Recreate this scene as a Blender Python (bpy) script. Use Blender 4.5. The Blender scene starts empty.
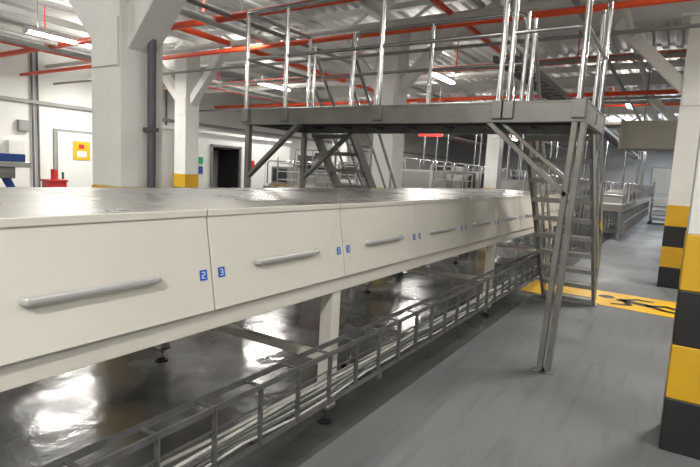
import bpy, bmesh, math, random
from mathutils import Vector, Matrix, Quaternion
random.seed(4)
scn=bpy.context.scene
V=Vector
# ---------------------------------------------------------------- materials
def mat(name,col,rough=.5,metal=0.0,var=.06,scale=4.0,bump=0.0,emit=None,es=0.0,rvar=0.0,spec=.5,bscale=None,scuff=0.0):
    m=bpy.data.materials.new(name); m.use_nodes=True
    nt=m.node_tree; N=nt.nodes; L=nt.links
    b=N["Principled BSDF"]
    tc=N.new("ShaderNodeTexCoord")
    src=tc.outputs["Object"]
    n=N.new("ShaderNodeTexNoise"); n.inputs["Scale"].default_value=scale; n.inputs["Detail"].default_value=6
    L.new(src,n.inputs["Vector"])
    r=N.new("ShaderNodeValToRGB")
    r.color_ramp.elements[0].position=.3; r.color_ramp.elements[1].position=.7
    r.color_ramp.elements[0].color=[c*(1-var) for c in col]+[1]
    r.color_ramp.elements[1].color=[min(1,c*(1+var)) for c in col]+[1]
    L.new(n.outputs["Fac"],r.inputs["Fac"]); out=r.outputs["Color"]
    if scuff>0:      # long trolley scuffs running along the aisle
        mp=N.new("ShaderNodeMapping"); mp.inputs["Scale"].default_value=(9,.8,1); mp.inputs["Rotation"].default_value=(0,0,.12); L.new(src,mp.inputs["Vector"])
        n3=N.new("ShaderNodeTexNoise"); n3.inputs["Scale"].default_value=1.6; n3.inputs["Detail"].default_value=8; L.new(mp.outputs["Vector"],n3.inputs["Vector"])
        r3=N.new("ShaderNodeValToRGB"); r3.color_ramp.elements[0].position=.30; r3.color_ramp.elements[1].position=.48
        r3.color_ramp.elements[0].color=[1-scuff]*3+[1]; r3.color_ramp.elements[1].color=(1,1,1,1); L.new(n3.outputs["Fac"],r3.inputs["Fac"])
        mx=N.new("ShaderNodeMixRGB"); mx.blend_type='MULTIPLY'; mx.inputs[0].default_value=1; L.new(out,mx.inputs[1]); L.new(r3.outputs["Color"],mx.inputs[2]); out=mx.outputs["Color"]
    L.new(out,b.inputs["Base Color"])
    b.inputs["Roughness"].default_value=rough; b.inputs["Metallic"].default_value=metal
    b.inputs["Specular IOR Level"].default_value=spec
    if rvar>0:
        mr=N.new("ShaderNodeMapRange"); mr.inputs["From Min"].default_value=.35; mr.inputs["From Max"].default_value=.65
        mr.inputs["To Min"].default_value=max(.02,rough-rvar); mr.inputs["To Max"].default_value=rough+rvar
        L.new(n.outputs["Fac"],mr.inputs["Value"]); L.new(mr.outputs["Result"],b.inputs["Roughness"])
    if bump>0:
        n2=N.new("ShaderNodeTexNoise"); n2.inputs["Scale"].default_value=bscale or scale*2; n2.inputs["Detail"].default_value=4
        L.new(tc.outputs["Object"],n2.inputs["Vector"])
        bp=N.new("ShaderNodeBump"); bp.inputs["Strength"].default_value=bump; bp.inputs["Distance"].default_value=.02
        L.new(n2.outputs["Fac"],bp.inputs["Height"]); L.new(bp.outputs["Normal"],b.inputs["Normal"])
    if emit:
        b.inputs["Emission Color"].default_value=list(emit)+[1]; b.inputs["Emission Strength"].default_value=es
    return m
M={}
M['white']=mat("painted_panel",(.67,.645,.58),.36,var=.03,scale=1.5)
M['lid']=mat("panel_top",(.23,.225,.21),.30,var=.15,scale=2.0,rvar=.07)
M['lidl']=mat("light_grey_panel",(.42,.41,.385),.35,var=.10,scale=2.0)
M['gap']=mat("dark_gap",(.03,.03,.03),.8)
M['handle']=mat("handle_grey",(.48,.48,.48),.35,metal=.2,var=.04)
M['steel']=mat("stainless",(.55,.55,.55),.2,metal=1,var=.05,scale=8)
M['galv']=mat("galvanised",(.19,.19,.19),.42,metal=.7,var=.2,scale=12)
M['alu']=mat("aluminium",(.25,.245,.23),.38,metal=.6,var=.12,scale=6,rvar=.08)
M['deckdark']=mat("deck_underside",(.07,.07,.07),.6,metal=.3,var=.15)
M['blue']=mat("blue_label",(.015,.11,.50),.4)
M['ink']=mat("white_ink",(.85,.85,.85),.5)
M['black']=mat("black_paint",(.014,.014,.016),.45,var=.2)
M['yellow']=mat("yellow_paint",(.62,.36,.012),.45,var=.06)
M['yfloor']=mat("yellow_floor_paint",(.80,.46,.015),.45,var=.08,scale=3)
M['col']=mat("column_white",(.74,.74,.71),.5,var=.04)
M['red']=mat("red_pipe",(.72,.075,.02),.4)
M['pipe']=mat("grey_pipe",(.25,.25,.24),.5)
M['wpipe']=mat("white_pipe",(.58,.58,.56),.5)
M['dpipe']=mat("dark_pipe",(.09,.09,.095),.5)
M['wall']=mat("wall_paint",(.66,.66,.63),.6,var=.04,scale=.6)
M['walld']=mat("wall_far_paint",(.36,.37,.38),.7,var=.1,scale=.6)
M['cabin']=mat("cabin_panel",(.64,.65,.63),.4,var=.03,scale=1)
M['dark']=mat("dark_interior",(.03,.03,.035),.7)
M['cable']=mat("cable_white",(.48,.48,.44),.5)
M['cableg']=mat("cable_grey",(.14,.14,.14),.5)
M['rub']=mat("rubber",(.02,.02,.02),.6)
M['duct']=mat("duct_beige",(.30,.28,.24),.5,var=.06)
M['bluem']=mat("blue_machine",(.02,.07,.28),.4)
M['greens']=mat("green_sign",(.0,.30,.12),.5)
M['reds']=mat("red_sign",(.7,.03,.03),.5,emit=(.9,.06,.04),es=.4)
M['redp']=mat("red_plastic",(.40,.02,.02),.4)
M['tube']=mat("lamp_tube",(1,1,1),.5,emit=(1,.98,.93),es=18)
M['lampb']=mat("lamp_body",(.75,.75,.75),.5)
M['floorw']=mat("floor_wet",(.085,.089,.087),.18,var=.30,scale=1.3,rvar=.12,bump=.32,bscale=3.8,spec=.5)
M['floord']=mat("floor_epoxy",(.165,.17,.175),.50,var=.12,scale=.8,rvar=.12,bump=.08,bscale=9,scuff=.18,spec=.35)
M['roof']=mat("roof_sheet",(.54,.54,.53),.7,var=.10,scale=1)
M['roofbeam']=mat("roof_beam",(.60,.60,.58),.6)
M['greym']=mat("machine_grey",(.24,.25,.25),.32,metal=.6,var=.25,scale=3)
# ---------------------------------------------------------------- builder
class B:
    def __init__(s,name): s.name=name; s.v=[]; s.f=[]; s.m=[]; s.sm=[]; s.mats=[]
    def mi(s,k):
        if k not in s.mats: s.mats.append(k)
        return s.mats.index(k)
    def add(s,vs,fs,k,smooth=False):
        o=len(s.v); s.v+= [tuple(v) for v in vs]; i=s.mi(k)
        for f in fs: s.f.append([o+a for a in f]); s.m.append(i); s.sm.append(smooth)
    def box(s,x0,x1,y0,y1,z0,z1,k):
        vs=[(x,y,z) for x in (x0,x1) for y in (y0,y1) for z in (z0,z1)]
        s.add(vs,[(0,1,3,2),(4,6,7,5),(0,4,5,1),(2,3,7,6),(0,2,6,4),(1,5,7,3)],k)
    def beam(s,p,q,w,h,k,up=(0,0,1)):
        p=V(p);q=V(q);d=(q-p).normalized();up=V(up)
        if abs(d.dot(up))>.98: up=V((0,1,0))
        a=d.cross(up).normalized(); b=a.cross(d).normalized()
        vs=[]
        for c in (p,q):
            for i,j in ((-1,-1),(1,-1),(1,1),(-1,1)): vs.append(c+a*i*w/2+b*j*h/2)
        s.add(vs,[(3,2,1,0),(4,5,6,7),(0,1,5,4),(1,2,6,5),(2,3,7,6),(3,0,4,7)],k)
    def ibeam(s,p,q,w,h,k,t=.02,up=(0,0,1)):
        p=V(p);q=V(q);d=(q-p).normalized();U=V(up)
        if abs(d.dot(U))>.98: U=V((0,1,0))
        a=d.cross(U).normalized(); b=a.cross(d).normalized()
        s.beam(p,q,t,h-2*t,k,up)
        for sg in (1,-1): s.beam(p+b*sg*(h-t)/2,q+b*sg*(h-t)/2,w,t,k,up)
    def tube(s,pts,r,k,n=10,fil=0.0,sq=1.0):
        pts=[V(p) for p in pts]
        if fil>0:
            out=[pts[0]]
            for i in range(1,len(pts)-1):
                a,b,c=pts[i-1],pts[i],pts[i+1]
                f=min(fil,(a-b).length*.49,(c-b).length*.49)
                p0=b+(a-b).normalized()*f; p1=b+(c-b).normalized()*f
                for t in range(6):
                    t/=5; out.append(p0*(1-t)**2+b*2*t*(1-t)+p1*t*t)
            out.append(pts[-1]); pts=out
        m=len(pts); T=[]
        for i in range(m):
            a=pts[max(0,i-1)]; b=pts[min(m-1,i+1)]; T.append((b-a).normalized())
        ref=V((0,0,1)) if abs(T[0].z)<.9 else V((1,0,0))
        nrm=T[0].cross(ref).normalized(); vs=[]
        for i in range(m):
            if i>0:
                q=T[i-1].rotation_difference(T[i]); nrm=q@nrm
            bn=T[i].cross(nrm).normalized()
            for j in range(n):
                an=2*math.pi*j/n; vs.append(pts[i]+nrm*math.cos(an)*r+bn*math.sin(an)*r*sq)
        fs=[]
        for i in range(m-1):
            for j in range(n): fs.append((i*n+j,i*n+(j+1)%n,(i+1)*n+(j+1)%n,(i+1)*n+j))
        s.add(vs,fs,k,True)
        s.add(vs[:n],[tuple(range(n))[::-1]],k); s.add(vs[-n:],[tuple(range(n))],k)
    def poly(s,pts,k): s.add(pts,[tuple(range(len(pts)))],k)
    def prism(s,prof,y0,y1,k):
        n=len(prof); vs=[(x,y0,z) for x,z in prof]+[(x,y1,z) for x,z in prof]
        fs=[tuple(range(n)),tuple(range(2*n-1,n-1,-1))]+[(i+n,(i+1)%n+n,(i+1)%n,i) for i in range(n)]
        s.add(vs,fs,k)
    def done(s,bevel=0.0,parent=None):
        me=bpy.data.meshes.new(s.name); me.from_pydata(s.v,[],s.f)
        for k in s.mats: me.materials.append(M[k])
        me.polygons.foreach_set("material_index",s.m); me.polygons.foreach_set("use_smooth",s.sm)
        me.update()
        bm=bmesh.new(); bm.from_mesh(me); bmesh.ops.recalc_face_normals(bm,faces=bm.faces); bm.to_mesh(me); bm.free()
        o=bpy.data.objects.new(s.name,me); scn.collection.objects.link(o)
        if bevel>0:
            bv=o.modifiers.new("bevel","BEVEL"); bv.width=bevel; bv.segments=2; bv.limit_method='ANGLE'; bv.angle_limit=.9
        if parent: o.parent=parent
        return o
# ---------------------------------------------------------------- shell
SX=-1.57
b=B("floor")
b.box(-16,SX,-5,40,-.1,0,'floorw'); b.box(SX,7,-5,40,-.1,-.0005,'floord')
b.done()
b=B("floor_marking")
b.poly([(-1.80,7.62,.003),(.95,7.38,.003),(.95,8.45,.003),(-1.80,8.62,.003)],'yfloor')
def fig(cx,cy,pts,w,k='black',z=.006):
    for (a,c),(d,e) in zip(pts[:-1],pts[1:]):
        p=V((cx+a,cy+c,z)); q=V((cx+d,cy+e,z)); dd=(q-p).normalized(); nn=V((-dd.y,dd.x,0))*w/2
        b.poly([p+nn-dd*w*.3,q+nn+dd*w*.3,q-nn+dd*w*.3,p-nn-dd*w*.3],k)
cx,cy=-.28,7.95
fig(cx,cy,[(-.22,.10),(.12,-.02)],.17)
fig(cx,cy,[(.12,-.02),(.33,.10),(.52,-.08)],.10)
fig(cx,cy,[(.12,-.02),(.30,-.18),(.55,-.26)],.10)
fig(cx,cy,[(-.18,.08),(-.10,-.16),(-.30,-.24)],.08)
fig(cx,cy,[(-.2,.12),(-.02,.30),(.15,.28)],.08)
b.poly([(cx-.42+.11*math.cos(t*math.pi/8),cy+.2+.11*math.sin(t*math.pi/8),.006) for t in range(16)],'black')
b.done()
b=B("wall_left"); b.box(-16.2,-16,-5,40,0,5.4,'wall')
b.done()
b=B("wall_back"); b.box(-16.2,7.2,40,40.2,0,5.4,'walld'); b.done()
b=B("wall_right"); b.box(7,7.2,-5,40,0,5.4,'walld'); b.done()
b=B("wall_front"); b.box(-16.2,7.2,-5.2,-5,0,5.4,'wall'); b.done()
b=B("ceiling"); x=-16.0; prof=[]
zc=5.2
while x<7.05:
    prof+=[(x,zc),(x+.10,zc),(x+.15,zc+.06),(x+.25,zc+.06)]; x+=.30
vs=[];fs=[]
for (px,pz) in prof: vs+=[(px,-5,pz),(px,40,pz)]
for i in range(len(prof)-1): fs.append((2*i,2*i+1,2*i+3,2*i+2))
b.add(vs,fs,'roof'); b.box(-16.2,7.2,-5.2,40.2,5.32,5.4,'roof'); b.done()
def truss(name,y):
    b=B(name)
    b.ibeam((-15.99,y,4.45),(6.99,y,4.45),.2,.32,'roofbeam')
    b.beam((-15.99,y,5.1),(6.99,y,5.1),.12,.12,'roofbeam')
    x=-15.8;u_=False
    while x<6.2:
        b.beam((x,y,4.62 if not u_ else 5.06),(x+.75,y,5.06 if not u_ else 4.62),.05,.07,'roofbeam'); u_=not u_; x+=.75
    b.done()
for y in (3.3,9.9,15.9,21.9,27.9): truss("roof_truss",y)
b=B("roof_purlins")
for i in range(12):
    x=-15.3+i*1.95
    b.ibeam((x,-4.9,4.92),(x,39.9,4.92),.09,.16,'roofbeam',t=.012)
b.done()
# ---------------------------------------------------------------- columns
def column(x,y,w=.38,bz=3.1,top=4.3,dirs=(1,-1),bw=.2):
    b=B("steel_column"); h=w/2
    zs=[0,.335,.67,1.005,1.34]; ks=['black','yellow','black','yellow']
    for i in range(4): b.box(x-h-.006,x+h+.006,y-h-.006,y+h+.006,zs[i],zs[i+1],ks[i])
    b.box(x-h,x+h,y-h,y+h,1.34,top,'col')
    for d in dirs:
        L=top-bz
        p=V((x+d*h*.5,y,bz)); q=V((x+d*(h+L*.88),y,top))
        b.beam(p,q,bw*.9,bw,'col',up=(0,1,0))
    b.box(x-h-.12,x+h+.12,y-h-.06,y+h+.06,top-.04,top,'col')
    b.box(x-h*.9,x+h*.9,y-h-.015,y-h,bz-.25,bz+.2,'col')
    return b.done(bevel=.012)
column(.28,3.79,.40,3.15,dirs=(1,))
column(.07,9.87,.36,3.15)
column(-4.82,3.25,.48,2.75,bw=.32)
column(-10.6,8.8,.42,3.05)
column(-4.75,8.7,.46,3.1)
column(-4.9,15.9,.4,3.1); column(-10.7,15.9,.4,3.1); column(.1,15.9,.4,3.1); column(.1,21.9,.4,3.1)
b=B("downpipe"); b.tube([(-4.50,3.30,0),(-4.50,3.30,4.3)],.042,'dpipe',14)
for z in (1.9,3.4): b.box(-4.57,-4.45,3.25,3.35,z,z+.04,'dpipe')
b.done()
# ---------------------------------------------------------------- conveyor tunnel
tun=bpy.data.objects.new("enclosed_conveyor_tunnel",None); scn.collection.objects.link(tun)
XT,XB=-1.742,-1.672
XF=-3.45
J0=1.56; PITCH=1.06; Y0=J0-3*PITCH; Y1=J0+9*PITCH
b=B("body")
b.box(XF+.03,-1.775,Y0,Y1,.96,1.375,'gap')
b.box(XF,-1.70,Y0,Y1,.865,.955,'white')
b.done(parent=tun,bevel=.004)
b=B("doors")
hb=B("handles"); lb=B("number_labels")
SEG={'2':[((0,1),(1,1)),((1,1),(1,.5)),((1,.5),(0,.5)),((0,.5),(0,0)),((0,0),(1,0))],
     '3':[((0,1),(1,1)),((1,1),(1,0)),((1,.5),(.2,.5)),((0,0),(1,0))]}
def xface(z): return XB+(XT-XB)*(z-.96)/(1.388-.96)
for i in range(12):
    a=Y0+i*PITCH+.004; c=a+PITCH-.008
    b.prism([(XT,1.388),(XT-.03,1.392),(XB-.035,.962),(XB,.96)],a,c,'white')
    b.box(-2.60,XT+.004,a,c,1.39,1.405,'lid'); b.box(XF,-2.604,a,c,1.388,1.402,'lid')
    b.box(XT+.004,XT+.010,a,c,1.375,1.405,'white')
    b.box(XF-.0,XF+.02,a,c,.96,1.388,'white')
    ym=a+.52; z=1.145
    xf=xface(z)
    o=.032
    hb.tube([(xf-.01,ym-.25,z),(xf+o,ym-.246,z),(xf+o,ym+.246,z),(xf-.01,ym+.25,z)],.0085,'handle',14,fil=.016,sq=1.75)
    for yy,dg in ((a+.03,'3'),(a-.075,'2')):
        z0=1.10; xl=xface(z0)+.0025; xh=xface(z0+.045)+.0025
        lb.add([(xl,yy,z0),(xl,yy+.04,z0),(xh,yy+.04,z0+.045),(xh,yy,z0+.045)],[(0,1,2,3)],'blue')
        for (u0,v0),(u1,v1) in SEG[dg]:
            ya_=yy+.013+u0*.014; yb_=yy+.013+u1*.014; za_=z0+.010+v0*.025; zb_=z0+.010+v1*.025
            y_0,y_1=min(ya_,yb_)-.002,max(ya_,yb_)+.002; z_0,z_1=min(za_,zb_)-.002,max(za_,zb_)+.002
            lb.add([(xface(z_0)+.0034,y_0,z_0),(xface(z_0)+.0034,y_1,z_0),(xface(z_1)+.0034,y_1,z_1),(xface(z_1)+.0034,y_0,z_1)],[(0,1,2,3)],'ink')
b.done(bevel=.003,parent=tun); hb.done(parent=tun); lb.done(parent=tun)
b=B("legs")
for y in (-.7,2.59,5.87,9.15):
    for x in (-1.755,XF+.06):
        b.box(x-.045,x+.045,y-.045,y+.045,.11,.87,'white')
        b.box(x-.05,x+.05,y-.05,y+.05,.10,.115,'galv')
        b.tube([(x,y,.02),(x,y,.11)],.012,'steel')
        b.tube([(x,y,0),(x,y,.014)],.05,'rub',16); b.tube([(x,y,.014),(x,y,.03)],.03,'rub',16)
    b.box(XF+.1,-1.80,y-.03,y+.03,.40,.45,'white')
b.done(bevel=.004,parent=tun)
# ---------------------------------------------------------------- cable tray
b=B("cable_ladder_tray")
ya,yb=-1.6,9.6; xn,xf_=-1.46,-1.56; zt,zb=.635,.365
for (x,z) in ((xn,zt),(xn,zb),(xf_,zt),(xf_,zb)):
    b.beam((x,ya,z),(x,yb,z),.010,.026,'galv')
y=ya
while y<yb:
    b.beam((xn,y,zb),(xn,y,zt),.026,.007,'galv')
    b.beam((xf_,y,zt),(xn,y,zt),.022,.006,'galv'); b.beam((xf_,y,zb-.01),(xn,y,zb-.01),.022,.008,'galv')
    y+=.27
for z in (.455,.545):
    b.beam((xn,ya,z),(xn,yb,z),.005,.007,'galv')
for y in (-.55,2.72,6.0,9.3):
    b.beam((-1.72,y,.345),(-1.44,y,.345),.04,.03,'galv'); b.beam((-1.72,y,.60),(-1.47,y,.60),.03,.03,'galv')
    b.beam((-1.70,y,.33),(-1.70,y,.62),.04,.04,'galv')
for j in range(7):
    x=xf_+.012+(j%4)*.024; z=zb+.015+(j//4)*.05+random.random()*.02; pts=[]; y=ya
    while y<=yb:
        pts.append((x+random.uniform(-.006,.006),y,z+random.uniform(-.010,.018))); y+=.35
    b.tube(pts,.0065 if j%2 else .009,'cable' if j not in(2,5) else 'cableg',7)
b.done()
# ---------------------------------------------------------------- crossover bridge
b=B("crossover_platform")
xL,xR,yN,yF=-4.36,-.66,4.45,5.55
b.beam((xL,yN,2.17),(xR,yN,2.17),.05,.16,'alu'); b.beam((xL,yF,2.17),(xR,yF,2.17),.05,.16,'alu')
for x in (xL+.03,xR-.03): b.beam((x,yN,2.17),(x,yF,2.17),.05,.16,'alu')
b.box(xL,xR,yN-.03,yF+.03,2.245,2.262,'alu')
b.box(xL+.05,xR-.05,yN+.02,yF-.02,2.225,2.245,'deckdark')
x=xL+.35
while x<xR-.1: b.beam((x,yN,2.18),(x,yF,2.18),.04,.08,'deckdark'); x+=.45
b.beam((xL,5.0,2.17),(xR,5.0,2.17),.04,.1,'deckdark')
def leg(xt,xb,y):
    b.beam((xb,y,.012),(xt,y,2.1),.045,.07,'alu')
    b.box(xb-.06,xb+.06,y-.055,y+.055,0,.012,'alu')
leg(-.745,-.83,yN+.02); leg(-.68,-.765,yN+.02)
for z in (.35,.8,1.25,1.7): b.beam((-.82+z*.045,yN+.02,z),(-.75+z*.045,yN+.02,z),.03,.03,'alu')
for x in (-4.3,): b.beam((x,yN+.02,.0),(x,yN+.02,2.1),.06,.06,'alu'); b.beam((x,yF-.02,.0),(x,yF-.02,2.1),.06,.06,'alu')
b.beam((-1.45,yN+.02,2.1),(-.76,yN+.02,1.50),.04,.07,'alu',up=(0,1,0))
b.beam((-1.35,yN+.06,2.1),(-.76,yN+.06,1.62),.03,.05,'alu',up=(0,1,0))
b.beam((-3.55,yN+.02,2.1),(-4.28,yN+.02,1.50),.04,.07,'alu',up=(0,1,0))
b.beam((-3.55,yF-.02,2.1),(-4.28,yF-.02,1.50),.04,.07,'alu',up=(0,1,0))
def post(x,y,z1=3.33,r=.024):
    b.tube([(x,y,2.2),(x,y,z1)],r,'steel',12)
    b.box(x-.05,x+.05,y-.03,y+.03,2.12,2.264,'alu')
for x in (-4.3,-3.72,-2.54,-1.36,-.72): post(x,yN-.03)
for x in (-3.6,-2.54,-1.48,-.72,-4.3): post(x,yF+.03)
post(-1.28,yN-.03)
RT,RM=3.33,2.82
b.tube([(-4.3,yN-.03,RT),(-1.36,yN-.03,RT)],.024,'steel',12)
b.tube([(-4.3,yN-.03,RM),(-1.36,yN-.03,RM)],.018,'steel',10)
b.tube([(-1.28,yN-.03,RM),(-1.28,yN-.03,RT),(-.72,yN-.03,RT),(-.72,yF+.03,RT),(-.72,yF+.03,2.3)],.022,'steel',12,fil=.12)
b.tube([(-1.28,yN-.03,RM),(-.72,yN-.03,RM),(-.72,yF+.03,RM)],.018,'steel',10,fil=.08)
b.tube([(-3.6,yF+.03,2.3),(-3.6,yF+.03,RT),(-1.48,yF+.03,RT),(-1.48,yF+.03,2.3)],.022,'steel',12,fil=.15)
b.tube([(-3.6,yF+.03,RM),(-1.48,yF+.03,RM)],.018,'steel',10)
b.tube([(-4.3,yN-.03,RT),(-4.3,yF+.03,RT)],.022,'steel',12); b.tube([(-4.3,yN-.03,RM),(-4.3,yF+.03,RM)],.018,'steel',10)
b.done(bevel=.003)
def ladder(x0,x1):
    b=B("access_stair")
    p0=V((0,5.62,2.22)); p1=V((0,7.45,.0)); d=p1-p0
    for x in (x0,x1):
        b.beam((x,p0.y,p0.z),(x,p1.y,p1.z+.03),.035,.14,'alu')
        b.box(x-.05,x+.05,7.36,7.56,0,.012,'alu')
        for off,rr in ((.92,.021),(.5,.016)):
            a=V((x,5.63,2.22+off)); c=V((x,7.25,.20+off))
            if off>.9: b.tube([(x,5.63,2.1),(x,5.63,3.33),a,c,(x,7.42,c.z-.1),(x,7.42,.05)],rr,'steel',12,fil=.1)
            else: b.tube([a,c,(x,7.42,c.z-.2)],rr,'steel',10)
        for t in (.33,.66):
            q=p0+d*t; b.tube([(x,q.y,q.z),(x,q.y,q.z+.92)],.018,'steel',10)
    n=10
    for i in range(n):
        t=(i+.6)/(n); q=p0+d*t
        b.box(x0,x1,q.y-.08,q.y+.11,q.z-.035,q.z-.005,'alu')
        b.box(x0,x1,q.y+.10,q.y+.115,q.z-.045,q.z+.0,'alu'); b.box(x0,x1,q.y-.095,q.y-.08,q.z-.05,q.z+.0,'alu')
    b.done(bevel=.002)
ladder(-1.42,-.78); ladder(-4.25,-3.65)
# ---------------------------------------------------------------- cabin
b=B("panel_cabin")
CW=-12.7
b.box(CW,-11.0,7.9,10.02,0,2.45,'cabin'); b.box(CW,-11.0,11.08,13.4,0,2.45,'cabin'); b.box(CW,-11.0,10.02,11.08,2.12,2.45,'cabin')
b.box(CW,-12.5,10.02,11.08,0,2.12,'dark'); b.box(-12.5,-11.02,10.02,10.04,0,2.12,'dark'); b.box(-12.5,-11.02,11.06,11.08,0,2.12,'dark'); b.box(-12.5,-11.02,10.04,11.06,2.08,2.12,'dark')
for y in (9.96,11.08): b.box(-11.0,-10.97,y,y+.06,0,2.16,'alu')
b.box(-11,-10.97,9.96,11.14,2.12,2.18,'alu')
b.box(-11.9,-11.86,10.7,11.05,0,2.05,'lidl')
for y in (8.9,12.2): b.box(-11.0,-10.995,y,y+.012,0,2.45,'pipe')
b.box(CW-.02,-10.96,7.86,13.44,2.45,2.53,'cabin')
b.box(-11.0,-10.98,9.5,9.68,1.35,1.55,'bluem'); b.box(-11.0,-10.98,9.5,9.68,1.62,1.8,'greens'); b.box(-11.0,-10.98,11.5,11.7,1.5,1.8,'redp')
b.done()
b=B("door_1")
b.box(-15.995,-15.95,8.3,9.9,0,2.45,'pipe'); b.box(-15.95,-15.92,8.4,9.8,0,2.37,'cabin')
b.box(-15.92,-15.90,8.5,8.56,.95,1.15,'dark'); b.done()
b=B("warning_sign"); b.box(-15.915,-15.90,8.85,9.4,1.55,2.12,'yellow'); b.box(-15.90,-15.895,8.97,9.28,1.64,1.82,'cabin'); b.box(-15.90,-15.895,9.03,9.2,1.9,2.03,'redp'); b.done()
b=B("trim_1"); b.box(-15.995,-15.9,-4.9,39.9,3.1,3.2,'pipe'); b.box(-15.995,-15.93,-4.9,39.9,0,.2,'greym'); b.done()
b=B("wall_conduit")
for y in (6.6,7.7,7.85,12.3): b.tube([(-15.93,y,.3),(-15.93,y,4.8)],.03,'dpipe',8)
b.box(-15.995,-15.8,7.0,7.4,1.4,2.0,'wpipe'); b.box(-15.995,-15.85,7.3,7.6,2.3,2.6,'pipe'); b.done()
b=B("fire_point_box")
b.box(-15.3,-14.9,7.6,8.1,.0,.9,'redp'); b.box(-15.33,-14.87,7.57,8.13,.9,.96,'redp'); b.tube([(-15.1,7.85,.96),(-15.1,7.85,1.25)],.09,'redp',12); b.box(-14.90,-14.88,7.7,8.0,.4,.75,'cabin')
b.done(bevel=.01)
b=B("sorting_conveyor")
b.box(-10.2,-8.3,2.0,3.9,1.50,1.62,'bluem'); b.box(-10.25,-8.25,1.95,3.95,1.42,1.50,'lidl'); b.box(-10.1,-8.4,2.1,3.8,1.25,1.42,'steel')
for x in (-10.1,-8.5):
    b.beam((x,3.7,1.27),(x,4.3,0),.08,.1,'bluem'); b.beam((x,2.2,1.27),(x,1.8,0),.08,.1,'bluem')
b.box(-9.4,-9.1,3.6,3.8,1.62,1.75,'wpipe'); b.done(bevel=.01)
# ---------------------------------------------------------------- background plant
def machine(name,x0,x1,y0,y1,h,k='greym'):
    b=B(name)
    b.box(x0,x1,y0,y1,h*.45,h*.62,k); b.box(x0+.1,x1-.1,y0+.1,y1-.1,h*.62,h*.66,'steel')
    nx=max(2,int((x1-x0)/1.0))
    for i in range(nx+1):
        x=x0+.05+(x1-x0-.1)*i/nx
        for y in (y0+.05,y1-.05): b.box(x-.03,x+.03,y-.03,y+.03,0,h*.46,'steel')
        if i<nx:
            r=random.random(); w=(x1-x0)/nx
            if r<.65:
                hh=h*(.76+.2*random.random()); kk=random.choice([k,'lid','dark','steel','wpipe','dark'])
                b.box(x+.1,x+w*.7,y0+.15,y1-.15,h*.66,hh,kk)
                b.box(x+.16,x+w*.7-.06,y0+.13,y0+.15,h*.69,hh-.05,random.choice(['dark','pipe','lid']))
            b.tube([(x,y0+.1,h*.66),(x,y0+.1,h),(x+w,y0+.1,h),(x+w,y0+.1,h*.66)],.02,'steel',8,fil=.1)
        if random.random()<.5: b.box(x-.12,x+.12,y0-.02,y0+.05,h*.3,h*.5,random.choice(['dark','wpipe','pipe']))
    b.tube([(x0,y0-.05,h*.3),(x1,y0-.05,h*.3)],.02,'steel',8)
    return b.done()
def line_y(name,x0,x1,y0,y1,h,k):
    b=B(name); y=y0
    b.box(x0,x1,y0,y1,h*.5,h*.62,k); b.tube([(x1+.03,y0,h*.3),(x1+.03,y1,h*.3)],.02,'steel',8)
    while y<y1-.9:
        for x in (x0+.05,x1-.05): b.box(x-.035,x+.035,y-.035,y+.035,0,h*.5,'steel')
        r=random.random()
        if r<.7:
            hh=h*random.uniform(.74,.95)
            b.box(x0+.08,x1-.08,y+.05,y+.95,h*.62,hh,random.choice([k,'steel','lidl','greym'])); b.box(x1-.08,x1-.07,y+.15,y+.85,h*.66,hh-.05,random.choice(['dark','lidl','pipe']))
            b.box(x0+.2,x1-.2,y+.035,y+.05,h*.66,hh-.05,random.choice(['dark','lid','pipe','pipe']))
        if random.random()<.35: b.tube([((x0+x1)/2,y+.5,h*.9),((x0+x1)/2,y+.5,4.1)],.03,'steel',8)
        b.tube([(x1,y,h*.62),(x1,y,h),(x1,y+1.1,h),(x1,y+1.1,h*.62)],.02,'steel',8,fil=.12)
        y+=1.2
    return b.done()
line_y("process_line",-4.1,-3.0,12.2,36,1.8,'greym')
line_y("process_line",-2.3,-1.3,17,36,1.7,'lidl')
line_y("process_line",-6.6,-5.3,12.4,34,2.0,'greym')
line_y("process_line",-9.3,-8.0,13.6,36,2.2,'lidl')
line_y("process_line",1.4,2.6,14.5,36,1.9,'lidl')
machine("packing_line",-9.6,-5.6,10.6,11.6,1.8)
machine("packing_line",-15,-10,18.5,19.8,2.5)
machine("packing_line",3.4,5.8,14,15.5,2.2)
def rack(x,y):
    b=B("tray_rack")
    for dx in (0,.7):
        for dy in (0,.6): b.tube([(x+dx,y+dy,.12),(x+dx,y+dy,1.85)],.018,'steel',8); b.tube([(x+dx,y+dy-.02,.06),(x+dx,y+dy+.02,.06)],.06,'rub',12)
    for i in range(9): b.box(x,x+.7,y,y+.6,.2+i*.19,.22+i*.19,'lidl' if i%3 else 'pipe')
    b.done()
for (x,y) in ((-7.9,9.2),(-6.9,9.3),(-4.6,10.6),(-.9,26),(-.9,27.2)): rack(x,y)
b=B("door_2"); b.box(-1.6,1.2,39.93,39.995,0,3.0,'pipe'); b.box(-1.5,-.22,39.9,39.93,0,2.9,'lidl'); b.box(-.18,1.1,39.9,39.93,0,2.9,'lidl'); b.done()
b=B("ventilation_duct")
b.box(-1.2,6.9,13.0,13.9,2.45,3.05,'duct')
for i in range(7): b.box(-1.22+i*1.2,-1.16+i*1.2,12.97,13.93,2.42,3.08,'duct')
for x in (-.8,1.8,4.5): b.tube([(x,13.45,3.05),(x,13.45,4.9)],.012,'galv',6)
b.done()
b=B("overhead_cable_tray")
for x in (-2.6,-2.2): b.beam((x,8,3.45),(x,39,3.45),.02,.10,'galv')
y=8
while y<39: b.beam((-2.6,y,3.42),(-2.2,y,3.42),.04,.02,'galv'); y+=.4
for j in range(5): b.tube([(-2.55+j*.07,8,3.47),(-2.55+j*.07,39,3.47)],.02,'cableg',6)
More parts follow.
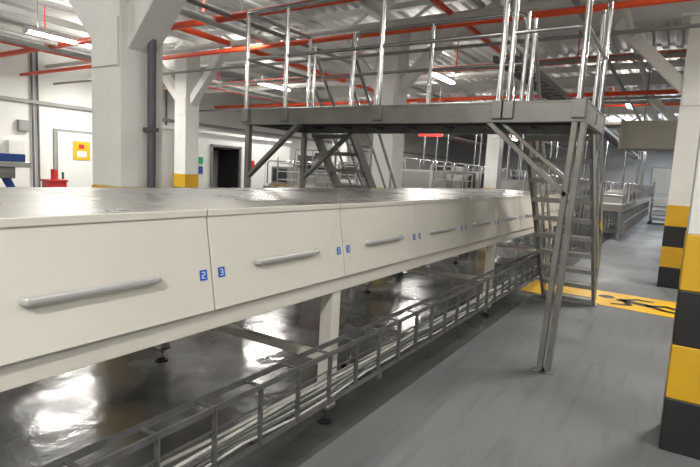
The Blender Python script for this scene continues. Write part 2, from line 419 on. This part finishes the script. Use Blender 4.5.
for y in (9,15,21,27,33): b.tube([(-2.4,y,3.45),(-2.4,y,5.15)],.01,'galv',6)
b.done()
b=B("hanging_red_sign"); b.box(-6.15,-5.45,13.0,13.04,2.68,2.78,'reds')
for x in (-6.0,-5.6): b.tube([(x,13.02,2.78),(x,13.02,4.9)],.006,'galv',6)
b.done()
# ---------------------------------------------------------------- overhead services
b=B("sprinkler_pipes")
for (x,z,r) in ((-13.2,4.15,.06),(-8.4,4.2,.06),(-3.4,4.25,.05),(1.6,4.2,.06)):
    b.tube([(x,-4.8,z),(x,39.8,z)],r,'red',10)
for (y,z,r,x0) in ((6.3,4.05,.062,-15.9),(7.4,3.85,.045,-15.9),(11.5,4.1,.065,-15.9),(14.6,3.9,.055,-15.9),(18,4.1,.065,-15.9),(24,4.1,.065,-15.9)):
    b.tube([(x0,y,z),(6.9,y,z)],r,'red',10)
for y in (6.3,11.5,18):
    for i in range(9): b.tube([(-15+i*2.6,y,4.0),(-15+i*2.6,y,4.2),(-15+i*2.6,y,4.95)],.015,'red',6)
b.done()
b=B("service_pipes")
for (x,z,r,k) in ((-12.2,4.0,.06,'pipe'),(-11.8,4.05,.04,'wpipe'),(-6.9,4.0,.07,'wpipe'),(-6.5,4.05,.04,'pipe'),(-1.4,4.0,.04,'pipe'),(-.9,4.1,.06,'wpipe'),(2.8,4.0,.08,'pipe'),(3.4,3.8,.05,'wpipe')):
    b.tube([(x,5,z),(x,39.8,z)],r,k,8)
for (y,z,r,k) in ((8.1,4.2,.06,'wpipe'),(8.3,3.75,.03,'pipe'),(10.6,3.9,.04,'pipe'),(12.6,4.15,.07,'wpipe'),(13.4,3.6,.03,'pipe'),(16.8,4.0,.06,'pipe'),(19.5,3.7,.05,'wpipe'),(22.6,3.9,.06,'pipe')):
    b.tube([(-15.9,y,z),(6.9,y,z)],r,k,8)
b.done()
# ---------------------------------------------------------------- lamps
def lamp(x,y,z=4.05,e=60,upf=.48,colr=(1,.97,.91)):
    b=B("fluorescent_lamp"); L=.75; w=.09
    b.box(x-w,x+w,y-L,y+L,z,z+.07,'lampb')
    for d in (-.045,.045): b.tube([(x+d,y-L+.04,z-.03),(x+d,y+L-.04,z-.03)],.02,'tube',8)
    for e_ in (-L+.02,L-.02): b.box(x-w*.8,x+w*.8,y+e_-.02,y+e_+.02,z-.055,z,'lampb')
    for e_ in (-.5,.5): b.tube([(x,y+e_,z+.07),(x,y+e_,5.1)],.006,'galv',6)
    o=b.done()
    for up in (0,1):
        l=bpy.data.lights.new("lamp_light",'AREA'); l.shape='RECTANGLE'; l.size=.2 if not up else .5; l.size_y=1.4
        l.energy=e*(1 if not up else upf); l.color=colr
        lo=bpy.data.objects.new("light",l); scn.collection.objects.link(lo); lo.location=(x,y,z-.07 if not up else z+.1); lo.parent=o
        if up: lo.rotation_euler=(math.pi,0,0)
    return o
K=1.45
cool=(.86,.93,1)
for (x,y,e) in ((-11.1,6,105),(-10.5,11.9,120),(-5.2,12.1,105),(-13.8,9,115),(-13.5,2.5,110),(-7.5,1.2,42),(-7.0,6.5,75),
                (-2.6,-.6,75),(.2,-2.2,160),(2.6,2.4,60),(.9,6.2,70),(2.2,9.5,85),(-8,17,130),(-1.5,17.5,105),(2.8,20,90),(-6,23,150),(-12,22,120),(-3,32,150),(-8.5,31,160)):
    lamp(x,y,e=e*K)
for (x,y,e) in ((0,25,90),(0,31,100),(3.5,35,90),(-1,37,60)): lamp(x,y,e=e*K,colr=cool)  # bluish lamps added down the far aisle to stand in for daylight
w=bpy.data.worlds.new("world"); scn.world=w; w.use_nodes=True
w.node_tree.nodes["Background"].inputs[0].default_value=(.6,.65,.7,1); w.node_tree.nodes["Background"].inputs[1].default_value=.3
# ---------------------------------------------------------------- camera
f,yaw,pit,rol=510.2,.5635,.1193,.0517
Fv=V((-math.sin(yaw)*math.cos(pit),math.cos(yaw)*math.cos(pit),-math.sin(pit)))
Rt=V((math.cos(yaw),math.sin(yaw),0)); U=Rt.cross(Fv)
c,s=math.cos(rol),math.sin(rol); r2=Rt*c+U*s; u2=-Rt*s+U*c
cam=bpy.data.cameras.new("camera"); cam.sensor_width=36; cam.lens=f/700*36; cam.clip_end=200
co=bpy.data.objects.new("camera",cam); scn.collection.objects.link(co)
m=Matrix((( r2.x,u2.x,-Fv.x,0),(r2.y,u2.y,-Fv.y,0),(r2.z,u2.z,-Fv.z,1.6),(0,0,0,1)))
co.matrix_world=m; scn.camera=co
scn.view_settings.view_transform='Standard'
scn.view_settings.exposure=0.08
